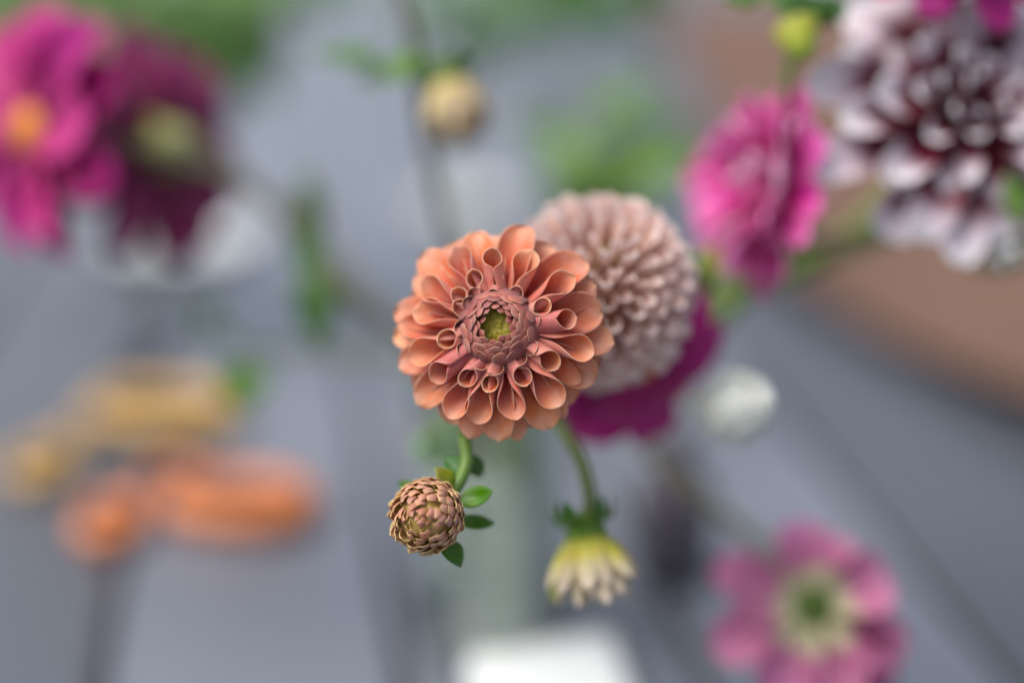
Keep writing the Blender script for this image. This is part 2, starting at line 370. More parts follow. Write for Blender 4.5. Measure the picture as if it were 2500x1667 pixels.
for i in range(-7, 11):
    # falloff of light towards the edges painted in: side boards darker than middle ones
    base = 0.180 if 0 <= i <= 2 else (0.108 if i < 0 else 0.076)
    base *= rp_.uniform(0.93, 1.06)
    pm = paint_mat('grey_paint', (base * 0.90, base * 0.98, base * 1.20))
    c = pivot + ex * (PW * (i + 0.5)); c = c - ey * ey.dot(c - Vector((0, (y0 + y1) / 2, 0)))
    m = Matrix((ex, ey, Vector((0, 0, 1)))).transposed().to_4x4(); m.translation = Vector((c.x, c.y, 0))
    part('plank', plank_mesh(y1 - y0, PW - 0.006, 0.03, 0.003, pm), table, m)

# ------------------------------------------------------------------ vessels
VASE = T(1190, 1545); VASE.z = 0.0
vase = empty('glass_vase', VASE, 'clear glass vase of water holding the dahlia stems', 'vase')
gm = glass_mat('clear_glass'); wm = painted_reflection_mat('water_painted_reflection')
vh, vr = 0.128, 0.034
prof = [(0.0, 0.001), (vr - 0.004, 0.001), (vr, 0.004), (vr, vh * 0.9), (vr + 0.003, vh), (vr + 0.0015, vh + 0.0006), (vr - 0.0022, vh * 0.9), (vr - 0.0022, 0.009), (0.0, 0.008)]
part('vessel', lathe('vessel', prof, gm), vase, Matrix.Translation(VASE))
wr = vr - 0.0032
part('water', lathe('water', [(0, 0.0095), (wr, 0.0095), (wr, 0.085), (0, 0.085)], wm), vase, Matrix.Translation(VASE))
def vase_foot(k):
    a = k * 2.4; q = 0.55 * (vr - 0.006)
    return VASE + Vector((math.cos(a) * q, math.sin(a) * q, 0.013))
def vase_mouth(dirxy, q=0.75):
    d = Vector((dirxy[0], dirxy[1], 0)); d = d.normalized() if d.length > 0 else d
    return VASE + d * (vr - 0.004) * q + Vector((0, 0, vh - 0.004))

BOT = T(1640, 1400); BOT.z = 0
bot = empty('bottle', BOT, 'small dark purple-grey bottle standing beside the clear glass vase', 'bottle')
bm_ = plain_mat('dark_bottle_glass', (0.085, 0.072, 0.09), 0.4, spec=0.4, noise_amt=0.2, coat=0.3)
part('body', lathe('body', [(0, 0.001), (0.017, 0.001), (0.019, 0.004), (0.019, 0.045), (0.016, 0.055), (0.008, 0.063), (0.0075, 0.078), (0.0055, 0.078), (0.0055, 0.06), (0, 0.055)], bm_), bot, Matrix.Translation(BOT))
part('lip', lathe('lip', [(0.0078, 0.074), (0.0095, 0.075), (0.0095, 0.079), (0.006, 0.0795), (0.006, 0.0745)], bm_, closed=True), bot, Matrix.Translation(BOT))

stone = plain_mat('pale_stoneware', (0.64, 0.67, 0.67), 0.4, noise_amt=0.05, bump=0.0)
def bowl(at, r, h, label, cat, name, group=None):
    china = stone
    e = empty(name, at, label, cat, group)
    part('bowl' if h > 0.015 else 'plate', lathe('dish', [(0, 0.001), (r * 0.5, 0.001), (r * 0.72, h * 0.18), (r * 0.93, h * 0.6), (r, h), (r - 0.0025, h + 0.0005), (r * 0.9, h * 0.62), (r * 0.68, h * 0.28), (0, h * 0.2)], china), e, Matrix.Translation(at))
    part('rim', lathe('rim', [(r - 0.0028, h - 0.0004), (r + 0.0008, h - 0.0004), (r + 0.0012, h + 0.001), (r - 0.001, h + 0.0018), (r - 0.003, h + 0.001)], china, closed=True), e, Matrix.Translation(at))
    return e
linen = plain_mat('white_linen', (0.66, 0.69, 0.69), 0.8, spec=0.2, noise_amt=0.03, scale=300, bump=0.4)
nap_l, nap_r = T(1128, 1612), T(1500, 1580)
nap = empty('napkin', (nap_l + nap_r) / 2, 'bright white folded napkin lying in front of the clear glass vase', 'napkin')
nx_ = (nap_r - nap_l); nw = nx_.length; nx_.normalize(); ny_ = Vector((nx_.y, -nx_.x, 0))
for lay in range(3):
    V = []; F = []; nu_, nv_ = 14, 14; ins = 0.0015 * lay
    for side in (0, 1):
        for i in range(nu_ + 1):
            for j in range(nv_ + 1):
                q = nap_l + nx_ * (ins + (nw - 2 * ins) * i / nu_) + ny_ * (ins + (0.12 - 2 * ins) * j / nv_)
                w_ = 0.0011 * (noise.noise(Vector((q.x * 40, q.y * 40, 1.0))) + 0.8)
                e_ = 0.0007 if i in (0, nu_) or j in (0, nv_) else 0.0
                V.append((q.x, q.y, 0.0012 + 0.0034 * lay + w_ + (0.0030 - e_ if side else e_)))
    n_ = (nu_ + 1) * (nv_ + 1); row = nv_ + 1
    for i in range(nu_):
        for j in range(nv_):
            A = i * row + j
            F.append((n_ + A, n_ + A + row, n_ + A + row + 1, n_ + A + 1)); F.append((A, A + 1, A + row + 1, A + row))
    for i in range(nu_):
        for A, B in ((i * row, (i + 1) * row), ((i + 1) * row + nv_, i * row + nv_)): F.append((A, B, n_ + B, n_ + A))
    for j in range(nv_):
        for A, B in ((j + 1, j), (nu_ * row + j, nu_ * row + j + 1)): F.append((A, B, n_ + B, n_ + A))
    part('fold', mesh('fold', V, F, [linen]), nap)
bowl(T(440, 600), 0.062, 0.010, 'white china plate on the table under the magenta blooms', 'plate', 'plate')
bowl(T(1120, 520), 0.044, 0.010, 'pale white saucer far behind the orange dahlia and its hanging bud', 'saucer', 'saucer')

# brown wrapping paper on the table
kraft = plain_mat('brown_paper', (0.155, 0.09, 0.066), 0.75, spec=0.2, noise_amt=0.12, scale=35, bump=0.3)
def paper():
    rows = [(T(2760, 1170), 0.9), (T(2500, 1045), 0.9), (T(2150, 860), 0.9), (T(1900, 700), 0.95), (T(1790, 480), 1.1), (T(1680, 200), 1.2), (T(1600, 0), 1.2)]
    L = []
    n = len(rows)
    for i in range(n - 1):
        for s in range(8):
            t = s / 8; a = rows[i]; b = rows[i + 1]; L.append((a[0].lerp(b[0], t), mixf(a[1], b[1], t)))
    L.append(rows[-1])
    V = []; F = []; UV = []; nv = 24
    for i, (p0, w) in enumerate(L):
        for j in range(nv + 1):
            v = j / nv
            q = p0 + Vector((w * v, w * v * 0.12, 0))
            z = 0.006 + 0.012 * (noise.noise(Vector((q.x * 5, q.y * 4, 3))) + 0.6) + 0.004 * max(0, 0.12 - v) / 0.12
            V.append((q.x, q.y, max(z, 0.005))); UV.append((i / len(L), v))
    for i in range(len(L) - 1):
        for j in range(nv):
            a = i * (nv + 1) + j; F.append((a, a + 1, a + nv + 2, a + nv + 1))
    n = len(V); V2 = V + [(x, y, z - 0.0006) for (x, y, z) in V]
    F2 = F + [tuple(n + k for k in reversed(f)) for f in F]
    return mesh('wrapping_paper', V2, F2, [kraft], UV + UV)
o = part('wrapping_paper', paper(), None); tag(o, 'wavy sheet of brown paper spread on the grey table', 'paper')

# ------------------------------------------------------------------ scissors
def ring(name, a, b, w, h, mat, seg=40, cs=10):                # an oblong finger loop lying flat, metres
    V = []; F = []
    for i in range(seg):
        t = 2 * math.pi * i / seg
        c, s = math.cos(t), math.sin(t)
        ctr = Vector((a * math.copysign(abs(c) ** 0.85, c), b * math.copysign(abs(s) ** 0.85, s), h))
        nrm = Vector((c * b, s * a, 0)).normalized()
        for j in range(cs):
            q = 2 * math.pi * j / cs
            V.append(ctr + nrm * (w * math.cos(q)) + Vector((0, 0, h * math.sin(q) * 0.98)))
    for i in range(seg):
        for j in range(cs):
            A = i * cs + j; B = i * cs + (j + 1) % cs; C = ((i + 1) % seg) * cs
            F.append((A, B, C + (j + 1) % cs, C + j))
    return mesh(name, V, F, [mat])
steel = plain_mat('dark_steel', (0.05, 0.052, 0.06), 0.45, metal=0.6, noise_amt=0.15, scale=200)
def blade(name, a, b, w, z):
    d = (b - a).normalized(); s = Vector((-d.y, d.x, 0))
    pts = []
    for t, ww in ((0, 0.8), (0.3, 1.0), (0.65, 0.75), (0.92, 0.3), (1.0, 0.04)):
        c = a.lerp(b, t); pts.append((c, ww * w))
    V = []; F = []
    for c, ww in pts:
        for sx, zz in ((-1, 0), (1, 0), (1, 0.0012), (-0.2, 0.0026), (-1, 0.0022)):
            V.append(c + s * (sx * ww / 2) + Vector((0, 0, z + zz)))
    for i in range(len(pts) - 1):
        for j in range(5):
            A = i * 5 + j; B = i * 5 + (j + 1) % 5; F.append((A, B, B + 5, A + 5))
    F.append((4, 3, 2, 1, 0)); e = (len(pts) - 1) * 5; F.append((e, e + 1, e + 2, e + 3, e + 4))
    return mesh(name, V, F, [steel], smooth=False)
def scissors(piv, big, small, tipA, tipB, bigdim, smalldim, angb, angs, mat, label):
    e = empty('scissors', piv, label, 'scissors', 'scissors lying on the table')
    part('blade', blade('blade', piv, tipA, 0.016, 0.002), e); part('blade', blade('blade', piv, tipB, 0.016, 0.0055), e)
    part('pivot_screw', lathe('pivot_screw', [(0, 0.0), (0.004, 0.0), (0.004, 0.003), (0.003, 0.0038), (0, 0.004)], steel, 16), e, Matrix.Translation(piv + Vector((0, 0, 0.008))))
    for nm, c, dim, ang in (('handle', big, bigdim, angb), ('handle', small, smalldim, angs)):
        part(nm, ring(nm, dim[0], dim[1], dim[2], dim[3], mat), e, Matrix.Translation(c) @ Matrix.Rotation(ang, 4, 'Z'))
        d = (piv - c); end = c + d.normalized() * max(0.006, min(dim[0], dim[1]))
        part('shank', tube_mesh('shank', [end + Vector((0, 0, 0.007)), end.lerp(piv, 0.5) + Vector((0, 0, 0.0085)), piv + Vector((0, 0, 0.007))], [0.0036, 0.0033, 0.0030], mat), e)
    return e
ors = plain_mat('orange_plastic', (0.60, 0.19, 0.06), 0.4, noise_amt=0.05, scale=30)
yls = plain_mat('yellow_plastic', (0.50, 0.30, 0.09), 0.4, noise_amt=0.05, scale=30)
scissors(T(420, 1150), T(592, 1262), T(275, 1300), T(520, 1010), T(470, 1000), (0.034, 0.021, 0.0080, 0.009), (0.012, 0.019, 0.0062, 0.007), R(-8), R(0), ors, 'scissors with orange handles lying on the grey planks')
scissors(T(290, 960), T(405, 1035), T(105, 1160), T(450, 830), T(400, 820), (0.040, 0.023, 0.0080, 0.009), (0.013, 0.020, 0.0062, 0.007), R(-4), R(0), yls, 'scissors with yellow handles lying behind the orange handled ones')

# ------------------------------------------------------------------ flower building
def add_stem(e, pts, r=0.0022, mat=None, name='stem', r2=None):
    n = len(pts); r = r * 0.9; part(name, tube_mesh(name, pts, [mixf(r, r2 or r, i / (n - 1)) for i in range(n)], mat or stem_m), e)
def add_sepals(e, Fm, n, base, ctrl, tip, W, mat, az0=0.0, Rr=5, jit=0.15, seed=0):
    rs = random.Random(seed)
    ms = [petal('sepal', base, (ctrl[0] * (1 + rs.uniform(-jit, jit)), ctrl[1]), (tip[0] * (1 + rs.uniform(-jit, jit)), tip[1] + rs.uniform(-jit, jit) * 6), W, Rr, Rr, [mat], 8, 6, um=0.4, tp=1.5, tq=1.2, w0=0.6, seed=k, thick=0.0004, roll=0) for k in range(3)]
    for k in range(n):
        part('sepal', ms[k % 3], e, Fm @ Matrix.Rotation(az0 + 2 * math.pi * k / n + rs.uniform(-0.12, 0.12), 4, 'Z'))
def ring_petals(e, Fm, n, base, ctrl, tip, W, Rb, Rt, mats, az0=0.0, jit=0.1, seed=0, variants=4, nu=9, nv=8, name='petal', **kw):
    rs = random.Random(seed); ms = []
    for k in range(min(variants, n)):
        j = lambda a=jit: rs.uniform(-a, a)
        ms.append(petal(name, base, (ctrl[0] * (1 + j()), ctrl[1] + ctrl[0] * j(jit)), (tip[0] * (1 + j()), tip[1] + tip[0] * j(jit)), W * (1 + j()), Rb, Rt * (1 + j()), mats, nu, nv, seed=seed * 9 + k, **kw))
    for k in range(n):
        part(name, ms[k % len(ms)], e, Fm @ Matrix.Rotation(az0 + 2 * math.pi * (k + rs.uniform(-0.16, 0.16)) / n, 4, 'Z') @ Matrix.Rotation(rs.uniform(-0.15, 0.15), 4, 'X'))
def ball_petals(e, Fm, N, Rs, psi0, psi1, mats, wfun, curl, seed=0, inward=0.0, lift=0.0, name='petal', nu=8, nv=8, sq=1.0, base=0.4, **kw):
    """a spiral of rolled petals over a ball: Rs radius in mm"""
    rs = random.Random(seed)
    c0, c1 = math.cos(psi0), math.cos(psi1)
    for i in range(N):
        q = (i + 0.5) / N
        psi = math.acos(mixf(c0, c1, q ** sq))
        Ri = Rs * (1 + rs.uniform(-0.045, 0.035)); psi += rs.uniform(-0.03, 0.03)
        tip = (Ri * math.sin(psi), Ri * math.cos(psi))
        b = (Rs * base * math.sin(psi), Rs * base * math.cos(psi) * 0.8)
        mid = ((tip[0] + b[0]) / 2, (tip[1] + b[1]) / 2)
        ax = (math.cos(psi), -math.sin(psi))                   # outward along the meridian
        sg = mixf(inward, lift, q)
        ctl = (mid[0] + ax[0] * sg * Ri, mid[1] + ax[1] * sg * Ri)
        W = wfun(q) * (1 + rs.uniform(-0.08, 0.08)); Rt = W / curl(q)
        me = petal(name, b, ctl, tip, W, Rt * 0.6, Rt, mats, nu, nv, seed=i + seed * 1000, **kw)
        part(name, me, e, Fm @ Matrix.Rotation(i * GA + rs.uniform(-0.06, 0.06), 4, 'Z'))

# ------------------------------------------------------------------ the orange dahlia
FO = P(1212, 795, 0.4085)                                        # receptacle, 12 mm behind the young florets
ax_main = cdir(-0.155, 0.125, 1.0)
FO = P(1211, 794, 0.397) - ax_main * 0.010
FM = frame(FO, ax_main)
FMi = FM.inverted()
foot = vase_foot(0)
dahlia = empty('dahlia', foot, 'open orange dahlia with rolled petals around a dusky rose centre', 'dahlia', 'dahlias in the vase')
def loc(cx, cy, z):                                            # photograph's crop -> the flower's own plane at height z mm
    x, y = 940 + cx / 2.7033, 520 + cy / 2.7033
    o = FMi @ CP; d = (FMi.to_3x3() @ ray(x, y)); t = (z * 0.001 - o.z) / d.z
    h = o + d * t; return math.hypot(h.x, h.y) * 1000, math.atan2(h.y, h.x)
OM = [or_in, or_out, or_rim]; IM = [in_in, in_out, in_rim]
rs = random.Random(11)
# broad open petals at the back:  tip x, tip y, width
outer = [(248, 275, 10.5), (590, 128, 9.5), (905, 88, 11.5), (1300, 285, 12), (1432, 640, 12), (1516, 835, 10), (1392, 1100, 11), (1175, 1362, 8), (1105, 1415, 10.5),
         (745, 1508, 10.5), (912, 1500, 7), (555, 1490, 9), (215, 1270, 10), (92, 1015, 9), (66, 835, 8.5), (76, 640, 9.5), (690, 160, 8), (1395, 480, 9)]
back = [(420, 175, 12), (760, 110, 11), (1110, 190, 12), (1390, 420, 12), (1480, 740, 11), (1460, 985, 11), (1270, 1270, 11), (990, 1450, 11), (650, 1490, 11), (400, 1420, 11), (150, 1150, 11), (75, 930, 10), (75, 735, 10), (140, 560, 10), (180, 400, 11)]
for k, (x, y, w) in enumerate(outer + back):
    bk_ = k >= len(outer)
    zt = (-8.5 if bk_ else -5.0) + rs.uniform(-1.5, 1.5) + (-2 if w < 9 else 0)
    r, a = loc(x, y, zt)
    if bk_: r *= 0.95
    me = petal('petal', (5, -4 if bk_ else -3), (r * 0.55, (-2.5 if bk_ else 1.0) + rs.uniform(-1, 1)), (r, zt), w * 1.22, 3.2, 7.5 + rs.uniform(-1.5, 2), OM, 16, 14, um=0.6, tp=2.3, tq=2.1, w0=0.42, wav=0.55, seed=k, thick=0.0004)
    part('petal', me, dahlia, FM @ Matrix.Rotation(a, 4, 'Z') @ Matrix.Rotation(rs.uniform(-0.2, 0.2), 4, 'X'))
# petals with wide almond mouths
large = [(975, 246, 21, 3.3), (1248, 408, 21, 3.4), (1382, 942, 21, 3.4), (1160, 1278, 22, 3.9), (885, 1368, 21, 3.6), (605, 1396, 21, 3.6), (425, 1366, 20, 3.5),
         (150, 955, 20, 3.4), (182, 655, 20, 3.4), (82, 745, 12, 4.6), (240, 440, 20, 3.3), (455, 224, 20, 3.3), (1290, 1120, 10, 4.5)]
for k, (x, y, w, rr) in enumerate(large):
    low = (x, y) in ((82, 745), (1290, 1120))
    zt = -2.5 if low else 2.6 + rs.uniform(-0.8, 0.8)
    r, a = loc(x, y, zt)
    me = petal('petal', (6, 0), (r * 0.78, -0.4 + rs.uniform(-0.5, 0.5)), (r, zt), w * 0.86, 2.6, rr * 1.16 * rs.uniform(0.92, 1.1), OM, 26, 24, um=0.42, tp=1.8, tq=1.35, w0=0.85, wav=0.3, thick=0.00030, seed=50 + k, roll=0.04 * rs.choice((-1, 1)), maxphi=6.5)
    part('petal', me, dahlia, FM @ Matrix.Rotation(a, 4, 'Z') @ Matrix.Rotation(rs.uniform(-0.16, 0.16), 4, 'X'))
# narrow rolled tubes
small = [(578, 368, 17, 2.2), (737, 372, 17, 2.0), (668, 236, 17, 2.3), (890, 482, 16.5, 2.0), (1090, 585, 17, 2.3), (1270, 712, 19, 2.7), (1160, 1000, 18, 2.5), (925, 1146, 17, 2.3),
         (692, 1184, 17, 2.2), (482, 1122, 17.5, 2.4), (300, 1105, 19, 2.7), (342, 838, 17, 2.4), (440, 600, 16.5, 2.2), (437, 508, 16.5, 2.2)]
for k, (x, y, w, rr) in enumerate(small):
    big = w > 17.7
    zt = (5.6 if big else 7.6) + rs.uniform(-0.6, 0.6)
    r, a = loc(x, y, zt)
    me = petal('petal', (6.5, 1.0), (r * (0.86 if big else 0.97), 1.8), (r, zt), w * 1.1, 3.0, rr * 1.15 * rs.uniform(0.9, 1.08), [or_in, or_tube, or_rim], 26, 26, um=0.5, tp=1.6, tq=1.2, w0=0.95, seed=90 + k, roll=0.05 * rs.choice((-1, 1)), maxphi=6.8, thick=0.00032, wav=0.16)
    part('petal', me, dahlia, FM @ Matrix.Rotation(a, 4, 'Z') @ Matrix.Rotation(rs.uniform(-0.18, 0.18), 4, 'X'))
# half-open young florets standing round the centre
trans = [(1018, 735), (1000, 890), (895, 1000), (762, 1060), (632, 1032), (545, 900), (470, 890), (462, 760), (535, 560), (600, 485), (735, 505), (860, 560)]
for k, (x, y) in enumerate(trans):
    zt = 9.0 + rs.uniform(-0.4, 0.4)
    r, a = loc(x, y, zt)
    me = petal('young_petal', (6.5, 1), (r * 1.16, 2.0), (r * 1.02, zt), 9.6, 1.6, 2.3, IM, 16, 16, um=0.6, tp=2.2, tq=1.3, w0=0.6, seed=130 + k, roll=0.05 * rs.choice((-1, 1)))
    part('young_petal', me, dahlia, FM @ Matrix.Rotation(a, 4, 'Z') @ Matrix.Rotation(rs.uniform(-0.2, 0.2), 4, 'X'))
# overlapping folded florets closing over the centre
NI = 62
for i in range(NI):
    q = i / (NI - 1)
    rt = mixf(3.0, 9.1, q ** 0.82)                             # tip radius
    zt = 10.6 - 0.14 * max(0, rt - 5.2) ** 2 - 0.30 * max(0, 5.2 - rt) ** 1.5
    W = mixf(2.6, 6.3, q ** 0.9); ext = mixf(3.2, 3.0, q); dr = mixf(3.5, 6.5, q)
    lf = rs.uniform(0.7, 1.5)
    ctl = (rt + ext * 0.95, zt - mixf(-0.3, 1.0, q)); b = (rt + ext, zt - dr)
    me = petal('young_petal', b, ctl, (rt, zt + lf), W, W * 0.75, W * 0.75, IM, 12, 10, um=0.82, tp=2.2, tq=0.9, w0=0.95, roll=0.07 * rs.choice((-1, 1)), seed=200 + i, thick=0.0006, keel=-0.12)
    part('young_petal', me, dahlia, FM @ Matrix.Rotation(i * GA + 0.4 + rs.uniform(-0.06, 0.06), 4, 'Z') @ Matrix.Translation((rt * 0.001, 0, zt * 0.001)) @ Matrix.Rotation(rs.uniform(-0.3, 0.3), 4, 'Z') @ Matrix.Rotation(rs.uniform(-0.15, 0.15), 4, 'X') @ Matrix.Translation((-rt * 0.001, 0, -zt * 0.001)))
part('core', disc_mesh('core', 0.0062, 0.0014, core_m, bump=0.6, freq=9000), dahlia, FM @ Matrix.Translation((0, 0, 0.0062)))
part('receptacle', lathe('receptacle', [(0, -0.007), (0.004, -0.007), (0.008, -0.003), (0.0085, 0.001), (0.0075, 0.0035), (0, 0.004)], sepal_m, 24), dahlia, FM)
add_sepals(dahlia, FM, 7, (4, -5), (9, -7), (13, -10), 6, sepal_m, 0.3)
bk = FO - ax_main * 0.006
vm0 = vase_mouth((0.2, -1))
add_stem(dahlia, [bk, bk - ax_main * 0.03 + Vector((0, 0.01, -0.008)), Vector((0.0, 0.475, 0.185)), vm0 + Vector((0, -0.006, 0.02)), vm0, foot], 0.0028, stem_m)

# ------------------------------------------------------------------ the drooping bud below it
BO = P(1046, 1256, 0.402); ab = cdir(-0.34, -0.10, 1.0); BM = frame(BO, ab)
foot = vase_foot(1)
bud = empty('dahlia_bud', foot, 'drooping pink and yellow dahlia bud with sharp scales below the orange dahlia', 'flower bud', 'dahlia buds')
BMS = [bud_in, bud_out, bud_rim]
rb = random.Random(77); NB = 112
BI = BM.to_3x3(); wild = cdir(-0.8, -0.6, 0)                     # scales on this side have begun to open
for i in range(NB):
    q = (i + 0.5) / NB; Rs = 10.4
    psi = math.acos(mixf(1.0, math.cos(R(106)), q ** 1.15)); az = i * GA + rb.uniform(-0.16, 0.16)
    side = max(0.0, (BI @ Vector((math.cos(az), math.sin(az), 0))).dot(wild))
    W = mixf(3.2, 8.4, q ** 0.7) * rb.uniform(0.85, 1.15); dl = (mixf(4.4, 9.5, q) * rb.uniform(0.9, 1.15)) / Rs
    lift = rb.uniform(0.0, 0.6) + 2.8 * side * q ** 0.6 * rb.uniform(0.4, 1.1)
    tipp = ((Rs + lift) * math.sin(psi), (Rs + lift) * math.cos(psi))
    cp_ = ((Rs + 0.9) * math.sin(psi + dl * 0.55), (Rs + 0.9) * math.cos(psi + dl * 0.55))
    bp_ = ((Rs - 2.6) * math.sin(psi + dl), (Rs - 2.6) * math.cos(psi + dl))
    me = petal('bud_petal', bp_, cp_, tipp, W, W * 0.55, W * 0.46, BMS, 10, 8, um=0.45, tp=1.5, tq=1.1, w0=0.9, roll=0.0, seed=700 + i, thick=0.0004, keel=0.08, wav=0.1)
    part('bud_petal', me, bud, BM @ Matrix.Rotation(az, 4, 'Z') @ Matrix.Rotation(rb.uniform(-0.12, 0.12), 4, 'X'))
for i in range(20):                                              # tiny tips still closed at the very centre
    rr_ = 0.9 + 3.2 * (i / 19) ** 0.6; hh = 10.6 - 0.10 * rr_ * rr_ + rb.uniform(-0.2, 0.5)
    me = petal('bud_petal', (rr_ + 1.2, hh - 3.4), (rr_ + 1.0, hh - 0.6), (rr_, hh), 2.1, 1.2, 1.0, [bud_rim, bud_out, bud_rim], 7, 6, um=0.5, tp=1.6, tq=1.1, w0=0.9, seed=900 + i, thick=0.0003)
    part('bud_petal', me, bud, BM @ Matrix.Rotation(i * GA + 1.1, 4, 'Z'))
part('bud_core', lathe('bud_core', [(0, 0.0092), (0.003, 0.0087), (0.0060, 0.0064), (0.0080, 0.002), (0.0078, -0.002)], bud_in, 24), bud, BM)
part('calyx', lathe('calyx', [(0, -0.0105), (0.003, -0.0105), (0.007, -0.007), (0.0088, -0.001), (0.0085, 0.002), (0.006, 0.004)], sepal_y, 24), bud, BM)
def sepal_to(e, a, b, nrm, W, mat, fold=0.3, curl=0.4, seed=0):
    L = (b - a).length
    part('sepal', leaf_mesh('sepal', L, W, mat, fold, curl, seed=seed, pw=0.8), e, leaf_frame(a, b - a, nrm))
D0 = 0.406
for (x0, y0_, d0, x1, y1_, d1, w, m, cu, k) in [
        (1106, 1196, .408, 1068, 1140, .404, .0060, sepal_y, 0.2, 1),
        (1118, 1222, .410, 1220, 1212, .408, .0064, sepal_m, -0.7, 2),
        (1118, 1270, .412, 1205, 1286, .416, .0050, sepal_m, -0.5, 3),
        (1086, 1320, .408, 1128, 1380, .404, .0068, sepal_m, 0.3, 4),
        (1040, 1335, .412, 1036, 1356, .412, .0050, sepal_m, 0.2, 5),
        (1000, 1195, .416, 976, 1168, .420, .0045, sepal_m, 0.2, 6)]:
    sepal_to(bud, P(x0, y0_, d0), P(x1, y1_, d1), cdir(0.25, 0.45, 0.75), w, m, 0.25, cu, k)
vm1 = vase_mouth((-0.5, -0.8))
add_stem(bud, [P(1098, 1205, .410), P(1117, 1185, .411), P(1140, 1125, .414), P(1132, 1050, .420), P(1135, 960, .440), P(1165, 900, .49), P(1170, 930, .535), vm1, foot], 0.0019, stem_m, r2=0.0024)
for (x0, y0_, d0, x1, y1_, d1, w, k) in [(1128, 1160, .415, 1085, 1110, .418, .0070, 1), (1138, 1110, .418, 1190, 1175, .428, .0055, 2)]:
    part('leaf', leaf_mesh('leaf', (P(x1, y1_, d1) - P(x0, y0_, d0)).length, w, leaf_m, 0.3, 0.3, seed=k), bud, leaf_frame(P(x0, y0_, d0), P(x1, y1_, d1) - P(x0, y0_, d0), cdir(0.1, 0.3, 1)))

# ------------------------------------------------------------------ the hanging yellow bud
HO = P(1436, 1330, 0.446); ah = cdir(0.16, -1.0, 0.12); HM = frame(HO, ah)
foot = vase_foot(2)
yb = empty('dahlia_bud', foot, 'hanging pale yellow and cream dahlia bud under a green calyx', 'flower bud', 'dahlia buds')
YM = [yb_in, yb_out]
for q, (n, rt, zt, w) in enumerate([(9, 4, 18, 5), (11, 8, 18, 6), (12, 11.5, 17, 7.5), (11, 14, 13, 9)]):
    ring_petals(yb, HM, n, (4.5, -4), (rt * 0.98, zt * 0.25), (rt, zt), w, w * 0.45, w * 0.5, YM, az0=q * 0.31, jit=0.13, seed=20 + q, um=0.6, tp=1.8, tq=1.5, w0=0.7)
part('calyx', lathe('calyx', [(0, -0.010), (0.0028, -0.010), (0.005, -0.0075), (0.0065, -0.004), (0.006, 0.0)], sepal_y, 24), yb, HM)
add_sepals(yb, HM, 6, (4, -8), (10, -6), (11.5, -15), 6.5, sepal_m, 0.2, seed=4)
sepal_to(yb, P(1365, 1400, .446), P(1345, 1475, .446), cdir(-.5, 0, 1), .004, sepal_y)
vm2 = vase_mouth((0.6, -0.6))
add_stem(yb, [HO - ah * 0.009, P(1440, 1225, .447), P(1420, 1130, .448), P(1375, 1050, .452), P(1320, 960, .462), P(1265, 900, .51), vm2, foot], 0.0026, stem_pale)

# ------------------------------------------------------------------ blush ball dahlia behind
QO = P(1462, 712, 0.455); aq = cdir(0.10, 0.62, 0.80); QM = frame(QO, aq)
foot = vase_foot(3)
bl = empty('dahlia', foot, 'pale blush ball dahlia with honeycomb petals right behind the orange dahlia', 'dahlia', 'dahlias in the vase')
PM = [pale_in, pale_out]
ball_petals(bl, QM, 215, 32.0, R(3), R(130), PM, lambda q: mixf(6.5, 15.5, q ** 0.5), lambda q: mixf(4.6, 3.7, q), seed=5, inward=0.0, lift=0.10, um=0.62, tp=2.0, tq=2.0, w0=0.6, base=0.55, roll=0.02, wav=0.35, thick=0.0004)
part('core', disc_mesh('core', 0.004, 0.002, yg_disc), bl, QM @ Matrix.Translation((0, 0, 0.017)))
part('receptacle', lathe('receptacle', [(0, -0.012), (0.008, -0.012), (0.012, -0.004), (0.012, 0.006), (0.006, 0.012), (0, 0.013)], pale_in, 24), bl, QM)
vm3 = vase_mouth((1, 0.1))
add_stem(bl, [QO - aq * 0.011, QO - aq * 0.03 + Vector((-0.004, 0.006, 0)), vm3 + Vector((0.004, 0, 0.03)), vm3, foot], 0.0028, stem_m)

# magenta bloom behind and below it
MO = P(1558, 893, 0.482); am = cdir(0.35, -0.45, 0.55); MM = frame(MO, am)
foot = vase_foot(4)
mb = empty('dahlia', foot, 'magenta bloom mostly hidden behind the pale blush ball dahlia', 'dahlia', 'dahlias in the vase')
ring_petals(mb, MM, 8, (3, 0), (17, 3), (37, -3), 24, 8, 16, [mag_in, mag_lt], az0=0.25, seed=31, wav=0.8, um=0.6, w0=0.35)
part('core', disc_mesh('core', 0.007, 0.003, orange_disc), mb, MM @ Matrix.Translation((0, 0, 0.001)))
vm4 = vase_mouth((1, -0.4))
add_stem(mb, [MO - am * 0.002, MO - am * 0.02 + Vector((-0.01, 0.01, 0)), vm4 + Vector((0.006, 0, 0.02)), vm4, foot], 0.0025, stem_m)

# ------------------------------------------------------------------ magenta blooms on the left
AO = P(78, 318, 0.58); aa = cdir(-0.66, 0.02, 0.72); AM = frame(AO, aa) @ Matrix.Scale(1.05, 4)
foot = vase_foot(5)
fa = empty('dahlia', foot, 'bright magenta bloom with an orange centre above the white plate', 'dahlia', 'dahlias in the vase')
ring_petals(fa, AM, 8, (4, 0), (23, 4), (53, 1), 30, 9, 24, [mag_in, mag_lt], az0=0.1, seed=41, wav=1.2, um=0.6, w0=0.35)
ring_petals(fa, AM, 8, (4, -1.5), (23, 0), (51, -8), 30, 9, 24, [mag_in, mag_lt], az0=0.5, seed=42, wav=1.2, um=0.6, w0=0.35)
part('core', disc_mesh('core', 0.0095, 0.006, orange_disc), fa, AM @ Matrix.Translation((0, 0, 0.0015)))
ca = AO - aa * 0.004
vm5 = vase_mouth((-1, 0.3))
